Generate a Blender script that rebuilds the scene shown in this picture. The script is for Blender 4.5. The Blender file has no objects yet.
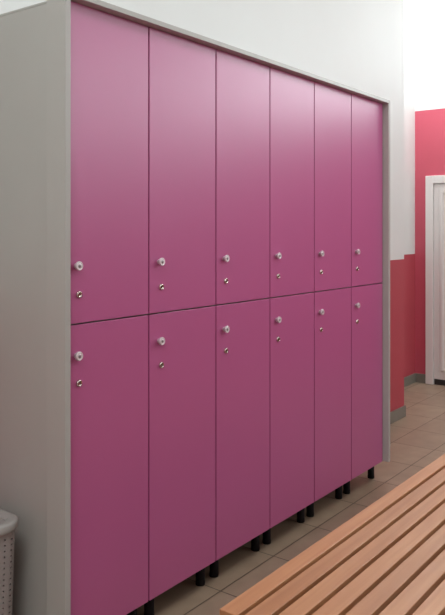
import bpy, bmesh, math, random
from mathutils import Vector, Matrix
random.seed(4)
S = bpy.context.scene
COL = S.collection
PI = math.pi

# ------------------------------------------------------------ camera, world, exposure
# world X runs along the lockers, Y goes into the wall behind them
cam_d = bpy.data.cameras.new('camera')
cam = bpy.data.objects.new('camera', cam_d)
COL.objects.link(cam)
S.camera = cam
fwd = Vector((.7985, .6020, 0)).normalized()
cam.matrix_world = Matrix.Translation((0, 0, 1.45)) @ fwd.to_track_quat('-Z', 'Y').to_matrix().to_4x4()
cam_d.sensor_fit = 'VERTICAL'
cam_d.sensor_height = 36
cam_d.lens = 722 / 615 * 36
cam_d.shift_y = -(307.5 - 231) / 615
cam_d.clip_start = .05

S.view_settings.view_transform = 'Standard'
S.view_settings.look = 'None'
S.view_settings.gamma = 1
S.view_settings.use_curve_mapping = False
S.view_settings.exposure = -0.27

W = bpy.data.worlds.new('overcast_sky')
S.world = W
W.use_nodes = True
bg = W.node_tree.nodes['Background']
bg.inputs['Color'].default_value = (.93, .97, 1, 1)
bg.inputs['Strength'].default_value = 3.2

ROOM_X0, ROOM_X1 = -1.6, 6.655
ROOM_Y0, ROOM_YA, ROOM_YB = -2.6, 2.266, 2.70
CORNER_X = 5.365
CEIL = 3.9

def area(name, loc, direction, sx, sy, power, color=(1, 1, 1), portal=False):
    d = bpy.data.lights.new(name, 'AREA')
    d.shape = 'RECTANGLE'; d.size = sx; d.size_y = sy
    d.energy = power; d.color = color
    d.cycles.is_portal = portal
    o = bpy.data.objects.new(name, d); COL.objects.link(o)
    o.location = loc
    o.rotation_euler = Vector(direction).to_track_quat('-Z', 'Y').to_euler()
    return o

# daylight at two unseen high windows, plus fill lights added under the ceiling
area('daylight_side_window', (5.2, -2.86, 3.05), (0, 1, -.15), 2.0, 1.1, 95, (.93, .985, 1))
area('daylight_far_window', (6.93, -.1, 3.2), (-1, 0, -.1), 4.2, .95, 115, (.93, .985, 1))
area('ceiling_lamp_far', (6.0, 2.38, CEIL - .09), (0, 0, -1), 1.0, .4, 42, (.94, .98, 1))
area('ceiling_lamp_middle', (2.9, 0, CEIL - .09), (0, 0, -1), 1.2, 1.2, 32, (.94, .99, 1))
area('ceiling_lamp_near', (-.4, .3, CEIL - .09), (0, 0, -1), 1.2, 1.2, 72, (.94, .99, 1))

# ------------------------------------------------------------ materials
def mat(name, color, rough=.5, spec=.5, metal=0, noise=None, bump=None, coat=0):
    m = bpy.data.materials.new(name); m.use_nodes = True
    nt = m.node_tree; b = nt.nodes['Principled BSDF']
    b.inputs['Roughness'].default_value = rough
    b.inputs['Specular IOR Level'].default_value = spec
    b.inputs['Metallic'].default_value = metal
    b.inputs['Coat Weight'].default_value = coat
    b.inputs['Base Color'].default_value = (*color, 1)
    tc = nt.nodes.new('ShaderNodeTexCoord')
    if noise:
        sc, amt = noise
        n = nt.nodes.new('ShaderNodeTexNoise'); n.inputs['Scale'].default_value = sc
        n.inputs['Detail'].default_value = 5
        nt.links.new(tc.outputs['Object'], n.inputs['Vector'])
        r = nt.nodes.new('ShaderNodeValToRGB')
        r.color_ramp.elements[0].position = .3; r.color_ramp.elements[1].position = .7
        r.color_ramp.elements[0].color = (*[c * (1 - amt) for c in color], 1)
        r.color_ramp.elements[1].color = (*[min(1, c * (1 + amt)) for c in color], 1)
        nt.links.new(n.outputs['Fac'], r.inputs['Fac'])
        nt.links.new(r.outputs['Color'], b.inputs['Base Color'])
    if bump:
        sc, st = bump
        n = nt.nodes.new('ShaderNodeTexNoise'); n.inputs['Scale'].default_value = sc
        n.inputs['Detail'].default_value = 3
        nt.links.new(tc.outputs['Object'], n.inputs['Vector'])
        bp = nt.nodes.new('ShaderNodeBump'); bp.inputs['Strength'].default_value = st
        bp.inputs['Distance'].default_value = .002
        nt.links.new(n.outputs['Fac'], bp.inputs['Height'])
        nt.links.new(bp.outputs['Normal'], b.inputs['Normal'])
    return m

M = {}
M['white_paint'] = mat('white_paint', (.735, .75, .73), .6, .3, noise=(1.5, .015), bump=(60, .15))
M['coral_paint'] = mat('coral_paint', (.46, .07, .092), .5, .35, noise=(2, .03), bump=(60, .15))
M['crimson_paint'] = mat('crimson_paint', (.56, .095, .14), .5, .35, noise=(2, .03), bump=(60, .15))
M['ceiling_paint'] = mat('ceiling_paint', (.85, .85, .84), .8, .2, noise=(2, .01))
M['pink_laminate'] = mat('pink_laminate', (.435, .097, .24), .35, .7, noise=(3, .012), bump=(260, .06))
M['pink_edge'] = mat('pink_edge', (.36, .05, .18), .4)
M['grey_laminate'] = mat('grey_laminate', (.50, .495, .46), .45, .4, noise=(4, .015), bump=(200, .05))
M['grey_edge'] = mat('grey_edge', (.40, .39, .365), .4, .4)
M['carcass'] = mat('carcass_grey', (.495, .49, .455), .5, .4, noise=(4, .015))
M['black_plastic'] = mat('black_plastic', (.005, .005, .005), .6, .2)
M['knob'] = mat('knob_satin', (.70, .63, .65), .38, .5, metal=.35)
M['knob_mark'] = mat('knob_grey_mark', (.24, .2, .21), .5)
M['chrome'] = mat('lock_metal', (.62, .55, .50), .22, .5, metal=1)
M['slot'] = mat('key_slot', (.03, .02, .02), .6)
M['skirting'] = mat('skirting_tile', (.20, .19, .16), .4, .5, noise=(9, .08))
M['pvc'] = mat('white_pvc', (.74, .70, .68), .35, .5)
M['rubber_dark'] = mat('dark_rubber', (.03, .025, .025), .7)  # tone of the painted shade below the door leaf
M['basket'] = mat('basket_plastic', (.33, .295, .28), .45, .4)
M['basket_lid'] = mat('basket_lid_plastic', (.39, .38, .36), .45, .4)
M['metal_grey'] = mat('painted_steel', (.25, .25, .26), .4, .5, metal=.3)

def wood_mat():
    m = bpy.data.materials.new('beech_slat'); m.use_nodes = True
    nt = m.node_tree; N = nt.nodes; L = nt.links
    b = N['Principled BSDF']
    b.inputs['Roughness'].default_value = .42
    tc = N.new('ShaderNodeTexCoord'); oi = N.new('ShaderNodeObjectInfo')
    mp = N.new('ShaderNodeMapping'); mp.inputs['Scale'].default_value = (1.6, 34, 34)
    ad = N.new('ShaderNodeVectorMath'); ad.operation = 'ADD'
    mul = N.new('ShaderNodeMath'); mul.operation = 'MULTIPLY'; mul.inputs[1].default_value = 37
    L.new(oi.outputs['Random'], mul.inputs[0])
    L.new(tc.outputs['Object'], ad.inputs[0]); L.new(mul.outputs[0], ad.inputs[1])
    L.new(ad.outputs[0], mp.inputs['Vector'])
    n = N.new('ShaderNodeTexNoise'); n.inputs['Scale'].default_value = 1; n.inputs['Detail'].default_value = 6
    n.inputs['Distortion'].default_value = .4
    L.new(mp.outputs[0], n.inputs['Vector'])
    r = N.new('ShaderNodeValToRGB')
    e = r.color_ramp.elements
    e[0].position = .28; e[0].color = (.40, .175, .075, 1)
    e[1].position = .75; e[1].color = (.53, .265, .125, 1)
    L.new(n.outputs['Fac'], r.inputs['Fac'])
    hsv = N.new('ShaderNodeHueSaturation')
    mr = N.new('ShaderNodeMapRange'); mr.inputs['To Min'].default_value = .9; mr.inputs['To Max'].default_value = 1.1
    L.new(oi.outputs['Random'], mr.inputs['Value']); L.new(mr.outputs[0], hsv.inputs['Value'])
    L.new(r.outputs['Color'], hsv.inputs['Color'])
    L.new(hsv.outputs['Color'], b.inputs['Base Color'])
    bp = N.new('ShaderNodeBump'); bp.inputs['Strength'].default_value = .15; bp.inputs['Distance'].default_value = .001
    L.new(n.outputs['Fac'], bp.inputs['Height']); L.new(bp.outputs['Normal'], b.inputs['Normal'])
    return m
M['wood'] = wood_mat()

def floor_mat():
    m = bpy.data.materials.new('beige_floor_tiles'); m.use_nodes = True
    nt = m.node_tree; N = nt.nodes; L = nt.links
    b = N['Principled BSDF']
    g = N.new('ShaderNodeTexCoord')
    mp = N.new('ShaderNodeMapping'); mp.vector_type = 'POINT'
    mp.inputs['Location'].default_value = (-2.317 + .391 * 20, -1.757 + .295 * 20, 0)
    L.new(g.outputs['Object'], mp.inputs['Vector'])
    br = N.new('ShaderNodeTexBrick')
    br.offset = 0; br.squash = 1
    br.inputs['Scale'].default_value = 1
    br.inputs['Brick Width'].default_value = .391
    br.inputs['Row Height'].default_value = .295
    br.inputs['Mortar Size'].default_value = .0035
    br.inputs['Mortar Smooth'].default_value = .3
    br.inputs['Bias'].default_value = 0
    br.inputs['Color1'].default_value = (.32, .235, .165, 1)
    br.inputs['Color2'].default_value = (.29, .21, .148, 1)
    br.inputs['Mortar'].default_value = (.11, .075, .05, 1)
    L.new(mp.outputs[0], br.inputs['Vector'])
    n = N.new('ShaderNodeTexNoise'); n.inputs['Scale'].default_value = 9; n.inputs['Detail'].default_value = 8
    L.new(g.outputs['Object'], n.inputs['Vector'])
    mr = N.new('ShaderNodeMapRange'); mr.inputs['From Min'].default_value = .3; mr.inputs['From Max'].default_value = .7
    mr.inputs['To Min'].default_value = .9; mr.inputs['To Max'].default_value = 1.1
    L.new(n.outputs['Fac'], mr.inputs['Value'])
    hsv = N.new('ShaderNodeHueSaturation')
    L.new(mr.outputs[0], hsv.inputs['Value']); L.new(br.outputs['Color'], hsv.inputs['Color'])
    L.new(hsv.outputs['Color'], b.inputs['Base Color'])
    b.inputs['Roughness'].default_value = .4
    bp = N.new('ShaderNodeBump'); bp.invert = True; bp.inputs['Distance'].default_value = .002; bp.inputs['Strength'].default_value = .6
    L.new(br.outputs['Fac'], bp.inputs['Height']); L.new(bp.outputs['Normal'], b.inputs['Normal'])
    return m
M['floor'] = floor_mat()

def glass_mat():
    m = bpy.data.materials.new('window_glass'); m.use_nodes = True
    nt = m.node_tree; N = nt.nodes; L = nt.links
    N.remove(N['Principled BSDF'])
    t = N.new('ShaderNodeBsdfTransparent'); t.inputs['Color'].default_value = (.97, .98, .98, 1)
    g = N.new('ShaderNodeBsdfGlossy'); g.inputs['Roughness'].default_value = .02
    fr = N.new('ShaderNodeFresnel'); fr.inputs['IOR'].default_value = 1.45
    mx = N.new('ShaderNodeMixShader')
    L.new(fr.outputs[0], mx.inputs[0]); L.new(t.outputs[0], mx.inputs[1]); L.new(g.outputs[0], mx.inputs[2])
    L.new(mx.outputs[0], N['Material Output'].inputs['Surface'])
    return m
M['glass'] = glass_mat()

# ------------------------------------------------------------ helpers
def box(bm, x0, x1, y0, y1, z0, z1, bevel=0, seg=2, mi=0):
    r = bmesh.ops.create_cube(bm, size=1)
    vs = r['verts']
    for v in vs:
        v.co = Vector(((x0 + x1) / 2 + v.co.x * (x1 - x0), (y0 + y1) / 2 + v.co.y * (y1 - y0), (z0 + z1) / 2 + v.co.z * (z1 - z0)))
    fs = {f for v in vs for f in v.link_faces}
    for f in fs: f.material_index = mi
    if bevel:
        es = {e for v in vs for e in v.link_edges}
        out = bmesh.ops.bevel(bm, geom=list(es), offset=bevel, segments=seg, profile=.5, affect='EDGES')
        for f in out['faces']: f.material_index = mi
    return fs

def lathe(bm, prof, center=(0, 0, 0), axis='Z', n=24, mats=None):
    """prof: (radius, height) pairs; heights run along the axis; radius 0 closes an end"""
    cx, cy, cz = center
    rings = []
    for r, h in prof:
        ring = []
        for k in range(n if r > 1e-6 else 1):
            a = 2 * PI * k / n
            p, q = r * math.cos(a), r * math.sin(a)
            if axis == 'Z': co = (cx + p, cy + q, cz + h)
            else: co = (cx + p, cy - h, cz + q)      # axis '-Y'
            ring.append(bm.verts.new(co))
        rings.append(ring)
    for i in range(len(rings) - 1):
        a, b = rings[i], rings[i + 1]
        for k in range(n):
            k2 = (k + 1) % n
            if len(a) == 1 and len(b) == 1: continue
            if len(a) == 1: vs = [a[0], b[k], b[k2]]
            elif len(b) == 1: vs = [a[k], a[k2], b[0]]
            else: vs = [a[k], a[k2], b[k2], b[k]]
            f = bm.faces.new(vs); f.smooth = True
            if mats: f.material_index = mats[i]

def obj(name, bm, mats, parent=None, loc=None, recalc=True):
    if recalc: bmesh.ops.recalc_face_normals(bm, faces=bm.faces)
    me = bpy.data.meshes.new(name); bm.to_mesh(me); bm.free()
    for m in (mats if isinstance(mats, (list, tuple)) else [mats]): me.materials.append(m)
    o = bpy.data.objects.new(name, me); COL.objects.link(o)
    if parent: o.parent = parent
    if loc: o.location = loc
    return o

def thing(name, label, cat, loc, group=None, rz=0):
    o = bpy.data.objects.new(name, None); COL.objects.link(o)
    o.empty_display_size = .1
    o.location = loc; o.rotation_euler.z = rz
    o['label'] = label; o['category'] = cat
    if group: o['group'] = group
    return o

def struct(name, bm, mats, parent=None):
    o = obj(name, bm, mats, parent)
    if not parent: o['kind'] = 'structure'
    return o

def copy_tree(o, parent=None):
    c = o.copy(); COL.objects.link(c); c.parent = parent
    for ch in [x for x in o.children]: copy_tree(ch, c)
    return c

# ------------------------------------------------------------ room shell
T = .3
b = bmesh.new(); box(b, ROOM_X0 - T, ROOM_X1 + T, ROOM_Y0 - T, ROOM_YB + T, -.1, 0); struct('floor', b, M['floor'])
b = bmesh.new(); box(b, ROOM_X0 - T, ROOM_X1 + T, ROOM_Y0 - T, ROOM_YB + T, CEIL, CEIL + .1); struct('ceiling', b, M['ceiling_paint'])

DADO = 1.23
# wall behind the lockers; it ends in an outer corner, the recess wall stands further back
b = bmesh.new()
box(b, ROOM_X0, CORNER_X, ROOM_YA, ROOM_YB + T, 0, DADO, mi=1)
box(b, ROOM_X0, CORNER_X, ROOM_YA, ROOM_YB + T, DADO, CEIL, mi=0)
struct('wall_back', b, [M['white_paint'], M['coral_paint']])
b = bmesh.new()
box(b, CORNER_X, ROOM_X1, ROOM_YB, ROOM_YB + T, 0, DADO, mi=1)
box(b, CORNER_X, ROOM_X1, ROOM_YB, ROOM_YB + T, DADO, CEIL, mi=0)
struct('wall_recess', b, [M['white_paint'], M['coral_paint']])

# far wall with the door, painted crimson up to a line above it
WZ0 = 2.60
WY0, WY1, WW0, WW1 = -2.3, 2.1, 2.68, 3.7
DY1 = 2.587            # left outer edge of the door frame as one faces it
DY0 = DY1 - 1.02
DH = 1.972
b = bmesh.new()
X = ROOM_X1
box(b, X, X + T, DY1, ROOM_YB + T, 0, WZ0)
box(b, X, X + T, ROOM_Y0 - T, DY0, 0, WZ0)
box(b, X, X + T, DY0, DY1, DH, WZ0)
box(b, X, X + T, ROOM_Y0 - T, ROOM_YB + T, WZ0, WW0, mi=1)
box(b, X, X + T, ROOM_Y0 - T, ROOM_YB + T, WW1, CEIL, mi=1)
box(b, X, X + T, ROOM_Y0 - T, WY0, WW0, WW1, mi=1)
box(b, X, X + T, WY1, ROOM_YB + T, WW0, WW1, mi=1)
struct('wall_right', b, [M['crimson_paint'], M['white_paint']])

# wall across the room with windows high up, and the wall at the near end
SX0, SX1, SZ0, SZ1 = 4.1, 6.3, 2.4, 3.7
b = bmesh.new()
Y = ROOM_Y0
box(b, ROOM_X0 - T, ROOM_X1, Y - T, Y, 0, DADO, mi=1)
box(b, ROOM_X0 - T, ROOM_X1, Y - T, Y, DADO, SZ0)
box(b, ROOM_X0 - T, SX0, Y - T, Y, SZ0, CEIL)
box(b, SX1, ROOM_X1, Y - T, Y, SZ0, CEIL)
box(b, SX0, SX1, Y - T, Y, SZ1, CEIL)
struct('wall_front', b, [M['white_paint'], M['coral_paint']])
b = bmesh.new(); box(b, ROOM_X0 - T, ROOM_X0, ROOM_Y0, ROOM_YB + T, 0, DADO, mi=1)
box(b, ROOM_X0 - T, ROOM_X0, ROOM_Y0, ROOM_YB + T, DADO, CEIL); struct('wall_left', b, [M['white_paint'], M['coral_paint']])

def window(name, axis, a0, a1, z0, z1, pos, n):
    """white PVC frame with n panes; axis 'Y' = lies in a wall of constant X"""
    def bx(bm, u0, u1, w0, w1, d0, d1, bev=.004):
        if axis == 'Y': box(bm, pos + d0, pos + d1, u0, u1, w0, w1, bev)
        else: box(bm, u0, u1, pos - d1, pos - d0, w0, w1, bev)
    bm = bmesh.new(); fw = .06
    bx(bm, a0, a1, z0, z0 + fw, .08, .16); bx(bm, a0, a1, z1 - fw, z1, .08, .16)
    st = (a1 - a0) / n
    for k in range(n + 1):
        c = a0 + st * k
        lo = max(a0, c - fw / 2 if 0 < k < n else (c if k == 0 else c - fw))
        bx(bm, lo, lo + fw, z0 + fw, z1 - fw, .08, .16)
    w = struct(name, bm, M['pvc'])
    for k in range(n):
        g = bmesh.new(); c0 = a0 + st * k + fw * .6; c1 = a0 + st * (k + 1) - fw * .6
        bx(g, c0, c1, z0 + fw * .8, z1 - fw * .8, .115, .121, 0)
        obj('pane', g, M['glass'], w)
    return w
window('window_1', 'Y', WY0, WY1, WW0, WW1, ROOM_X1, 4)
window('window_2', 'X', SX0, SX1, SZ0, SZ1, ROOM_Y0, 3)

# unseen housings added around the ceiling fill lights
for i, (x, y, sx, sy) in enumerate(((6.0, 2.38, 1.0, .4), (2.9, 0, 1.2, 1.2), (-.4, .3, 1.2, 1.2))):
    t = thing('ceiling_light', ['white ceiling lamp over the recess by the far door', 'square white ceiling lamp above the bench', 'square white ceiling lamp at the near end of the room'][i], 'ceiling light', (x, y, CEIL))
    b = bmesh.new()
    for (x0, x1, y0, y1) in ((-sx/2 - .03, -sx/2, -sy/2 - .03, sy/2 + .03), (sx/2, sx/2 + .03, -sy/2 - .03, sy/2 + .03), (-sx/2, sx/2, -sy/2 - .03, -sy/2), (-sx/2, sx/2, sy/2, sy/2 + .03)):
        box(b, x0, x1, y0, y1, -.10, 0, .003)
    obj('frame', b, M['pvc'], t)
    b = bmesh.new(); box(b, -sx/2, sx/2, -sy/2, sy/2, -.07, -.001); obj('tray', b, M['pvc'], t)

# skirting tiles
BH = .086
b = bmesh.new(); box(b, ROOM_X0, CORNER_X + .012, ROOM_YA - .012, ROOM_YA, 0, BH, .002)
box(b, CORNER_X, CORNER_X + .012, ROOM_YA, ROOM_YB, 0, BH, .002); struct('baseboard_back', b, M['skirting'])
b = bmesh.new(); box(b, CORNER_X + .012, ROOM_X1, ROOM_YB - .012, ROOM_YB, 0, BH, .002); struct('baseboard_recess', b, M['skirting'])
b = bmesh.new(); box(b, ROOM_X1 - .012, ROOM_X1, DY1, ROOM_YB - .012, 0, BH, .002)
box(b, ROOM_X1 - .012, ROOM_X1, ROOM_Y0, DY0, 0, BH, .002); struct('baseboard_right', b, M['skirting'])
b = bmesh.new(); box(b, ROOM_X0 + .012, ROOM_X1 - .012, ROOM_Y0, ROOM_Y0 + .012, 0, BH, .002); struct('baseboard_front', b, M['skirting'])
b = bmesh.new(); box(b, ROOM_X0, ROOM_X0 + .012, ROOM_Y0, ROOM_YA - .012, 0, BH, .002); struct('baseboard_left', b, M['skirting'])

# far door: white PVC frame, leaf with a raised moulding
X = ROOM_X1
b = bmesh.new(); fw = .075
for (y0, y1, z0, z1) in ((DY1 - fw, DY1, 0, DH), (DY0, DY0 + fw, 0, DH), (DY0 + fw, DY1 - fw, DH - fw, DH)):
    box(b, X - .03, X + .08, y0, y1, z0, z1, .006)
dr = struct('door_1', b, M['pvc'])
ly0, ly1, lz0, lz1 = DY0 + fw + .003, DY1 - fw - .003, .055, DH - fw - .003
b = bmesh.new()
box(b, X - .012, X + .045, ly0, ly1, lz0, lz1, .004)
for (a0, a1, c0, c1) in ((ly0 + .066, ly1 - .066, lz0 + .08, lz1 - .066),):
    m_ = .026                                        # moulding bars around a recessed field
    for (p0, p1, q0, q1) in ((a0, a0 + m_, c0, c1), (a1 - m_, a1, c0, c1), (a0 + m_, a1 - m_, c0, c0 + m_), (a0 + m_, a1 - m_, c1 - m_, c1)):
        box(b, X - .026, X - .011, p0, p1, q0, q1, .005)
    for (p0, p1, q0, q1) in ((a0 - .032, a0 - .022, c0 - .032, c1 + .032), (a1 + .022, a1 + .032, c0 - .032, c1 + .032)):
        box(b, X - .017, X - .011, p0, p1, q0, q1, .002)
    box(b, X - .019, X - .011, a0 + .07, a1 - .07, c0 + .07, c1 - .07, .004)
leaf = obj('door_leaf', b, M['pvc'], dr)
b = bmesh.new(); box(b, X, X + .05, ly0, ly1, 0, .05); obj('threshold', b, M['rubber_dark'], dr)  # dark strip painted in for the shaded gap under the leaf
b = bmesh.new()
box(b, X - .018, X - .012, ly0 + .02, ly0 + .055, .93, 1.15, .003)
lathe(b, [(0, .0), (.01, .0), (.01, .05), (0, .05)], (X - .02, 0, 0), 'Z', 12)
for v in b.verts:
    if abs(v.co.y) < .02 and v.co.z < .2:          # turn the spindle to point into the room
        x, y, z = v.co.x - (X - .02), v.co.y, v.co.z
        v.co = Vector((X - .012 - z, ly0 + .038 + y, 1.07 + x))
box(b, X - .068, X - .052, ly0 + .03, ly0 + .16, 1.06, 1.08, .005)
obj('door_handle', b, M['chrome'], leaf)

# ------------------------------------------------------------ lockers
FY1 = 1.845; LX0 = 1.532; PITCH = .4; LY0 = 1.791; LZ0 = .106; LZ1 = 2.192; LZM = 1.147; LBACK = 2.262
GAP = .0034; DT = .018

def make_locker():
    root = thing('pink_locker', '', 'locker', (0, 0, 0), 'pink two-door locker columns')
    # carcass: sides, top, middle shelf, bottom, back
    b = bmesh.new(); w = PITCH; t = .018
    y0 = DT + .002; y1 = LBACK - LY0
    g = .0004
    box(b, g, t, y0, y1, LZ0, LZ1 - .0004, .0008, 1)
    box(b, w - t, w - g, y0, y1, LZ0, LZ1 - .0004, .0008, 1)
    box(b, t, w - t, y0, y1, LZ1 - t, LZ1, .0008, 1)
    box(b, g, w - g, FY1 - LY0 + .001, y1, LZ1 + .0002, LZ1 + .008, .0008, 1)
    box(b, t, w - t, y0, y1, LZ0, LZ0 + t, .0008, 1)
    box(b, t, w - t, y0 + .002, y1, LZM - t / 2, LZM + t / 2)
    box(b, t, w - t, y1 - .008, y1, LZ0 + t, LZ1 - t)
    obj('carcass', b, M['carcass'], root)
    for z0, z1, kz, cz in ((LZM + GAP * .8, LZ1, 1.337, 1.243), (LZ0, LZM - GAP * .8, 1.045, .954)):
        b = bmesh.new()
        box(b, GAP, w - GAP, 0, DT, z0, z1, .0012, 2)
        for f in b.faces:
            if f.normal.y > -.9: pass
        d = obj('door', b, M['pink_laminate'], root)
        # round knob with a dished face
        b = bmesh.new()
        lathe(b, [(.0085, 0), (.0085, .006), (.0128, .009), (.0146, .012), (.0150, .017), (.0138, .0195), (.0120, .0198), (.0110, .0190), (.0054, .0187), (.0054, .0189), (0, .0187)],
              (.053, 0, kz), 'Y', 28, [0] * 8 + [1, 1])
        obj('knob', b, [M['knob'], M['knob_mark']], d)
        # cam lock: domed metal collar with a keyway
        b = bmesh.new()
        lathe(b, [(.0118, 0), (.0118, .003), (.0105, .006), (.0080, .0078), (.0074, .0070), (0, .0072)],
              (.065, 0, cz), 'Y', 24)
        box(b, .0640, .0660, -.0078, -.0068, cz - .0052, cz + .0052, mi=1)
        obj('lock', b, [M['chrome'], M['slot']], d)
    for lx in (.072, w - .0205):
        for ly in (.066, y1 - .06):
            b = bmesh.new()
            lathe(b, [(0, 0), (.0190, 0), (.0198, .002), (.0198, .016), (.0190, .018), (.0190, LZ0), (0, LZ0)], (lx, ly, 0), 'Z', 20)
            obj('leg', b, M['black_plastic'], root)
    return root

lab = ['leftmost pink two-door locker column, beside the pale grey side panel',
       'second pink two-door locker column from the grey side panel',
       'third pink two-door locker column from the left, ending above the near bench corner',
       'fourth pink two-door locker column from the left',
       'fifth pink two-door locker column, next to the last one in the row',
       'rightmost and narrowest-looking pink two-door locker column, nearest the far door']
proto = make_locker()
for k in range(6):
    o = proto if k == 0 else copy_tree(proto)
    o.location = (LX0 + PITCH * k, LY0, 0)
    o['label'] = lab[k]

# grey board surround standing proud of the doors
FY0 = LY0 - .036; FY1 = 1.845; FT = .0225
LX1 = LX0 + PITCH * 6
su = thing('locker_surround', 'pale grey board surround framing the sides and top of the pink locker row', 'locker surround', (LX0 - FT, FY0, LZ0))
def sp(name, x0, x1, z0, z1):
    b = bmesh.new()
    ox, oy, oz = LX0 - FT, FY0, LZ0
    box(b, x0 - ox, x1 - ox, 0, FY1 - FY0, z0 - oz, z1 - oz, .0015, 2)
    for f in b.faces:
        f.normal_update()
        f.material_index = 1 if f.normal.y < -.5 else 0
    obj(name, b, [M['grey_laminate'], M['grey_edge']], su)
sp('side_panel', LX0 - FT, LX0, LZ0, LZ1 + .0195)
sp('side_panel', LX1 + .001, LX1 + .001 + FT, LZ0, LZ1 + .0195)
sp('top_panel', LX0, LX1 + .001, LZ1 + .001, LZ1 + .0195)

# ------------------------------------------------------------ bench
BZ = .45; BX0 = 1.52; BX1 = 3.95; BYF = 1.157; NP = 8; BP = .0695; SW = .0555; ST = .028
bench = thing('slatted_bench', 'long wooden bench of parallel reddish-tan slats in front of the lockers', 'bench', (BX0, BYF - NP * BP, 0))
for k in range(NP):
    b = bmesh.new()
    box(b, 0, BX1 - BX0, 0, SW, 0, ST, .0025, 3)
    y1 = NP * BP - k * BP
    obj('slat', b, M['wood'], bench, (0, y1 - SW, BZ - ST))
D = NP * BP
for lx in (.22, (BX1 - BX0) / 2 - .03, BX1 - BX0 - .28):
    b = bmesh.new(); box(b, lx, lx + .06, .03, D - .015, BZ - ST - .035, BZ - ST - .0005, .003)
    obj('crossbar', b, M['wood'], bench)
    for ly in (.06, D - .10):
        b = bmesh.new(); box(b, lx + .01, lx + .05, ly, ly + .04, .012, BZ - ST - .0355, .003)
        lg = obj('leg', b, M['metal_grey'], bench)
        b = bmesh.new(); box(b, lx + .006, lx + .054, ly - .004, ly + .044, 0, .0118, .003)
        obj('foot_cap', b, M['black_plastic'], lg)
    b = bmesh.new(); box(b, lx + .015, lx + .045, .1005, D - .1005, .12, .15, .003)
    obj('stretcher', b, M['metal_grey'], bench)

# ------------------------------------------------------------ laundry basket
def rrect(x0, x1, y0, y1, r, n=8, side=14):
    """rounded rectangle outline with straight sides cut into equal steps"""
    pts = []
    cs = ((x1 - r, y0 + r, -PI / 2), (x1 - r, y1 - r, 0), (x0 + r, y1 - r, PI / 2), (x0 + r, y0 + r, PI))
    for i, (cx, cy, a0) in enumerate(cs):
        for k in range(n + 1):
            a = a0 + PI / 2 * k / n
            pts.append((cx + r * math.cos(a), cy + r * math.sin(a)))
        nx, ny, na = cs[(i + 1) % 4]
        p = pts[-1]; q = (nx + r * math.cos(na), ny + r * math.sin(na))
        for k in range(1, side):
            pts.append((p[0] + (q[0] - p[0]) * k / side, p[1] + (q[1] - p[1]) * k / side))
    return pts

KX1, KY0, KH = 1.472, 1.896, .53
KW, KD = .40, .29
bk = thing('laundry_basket', 'white lidded plastic laundry basket with perforated sides beside the grey locker side', 'basket', (KX1 - KW / 2, KY0 + KD / 2, 0))
hx, hy = KW / 2, KD / 2
b = bmesh.new()
NR = 84
rows = []
for j in range(NR + 1):
    t = j / NR; z = .004 + t * (KH - .024 - .004)
    ins = .024 - .011 * t
    rows.append([b.verts.new((x, y, z)) for x, y in rrect(-hx + ins, hx - ins, -hy + ins, hy - ins, (.045), 8, 48)])
n = len(rows[0])
for j in range(NR):
    for k in range(n):
        k2 = (k + 1) % n
        hole = 3 <= j < NR - 4 and k % 4 == 1 and (j + (k // 4) % 2 * 2) % 3 == 0
        if not hole:
            b.faces.new((rows[j][k], rows[j][k2], rows[j + 1][k2], rows[j + 1][k]))
b.faces.new(list(reversed(rows[0])))
body = obj('basket_body', b, M['basket'], bk)
sm = body.modifiers.new('thickness', 'SOLIDIFY'); sm.thickness = .004; sm.offset = -1
# lid: flanged rim and a gently domed top with raised lattice ribs
b = bmesh.new()
levels = [(.013, KH - .030), (.003, KH - .028), (0, KH - .024), (0, KH - .006), (.002, KH - .002), (.006, KH), (.028, KH + .001), (.031, KH - .002), (.09, KH + .002)]
prev = None
for ins, z in levels:
    r = max(.02, .065 - ins * .6)
    ring = [b.verts.new((x, y, z)) for x, y in rrect(-hx + ins, hx - ins, -hy + ins, hy - ins, r, 8, 6)]
    if prev:
        for k in range(len(ring)):
            k2 = (k + 1) % len(ring)
            f = b.faces.new((prev[k], prev[k2], ring[k2], ring[k])); f.smooth = True
    prev = ring
b.faces.new(prev)
for k in range(9):
    x = -hx + .05 + k * (KW - .1) / 8
    box(b, x - .006, x + .006, -hy + .035, hy - .035, KH - .003, KH + .0045, .002, 1)
lid = obj('lid', b, M['basket_lid'], bk)
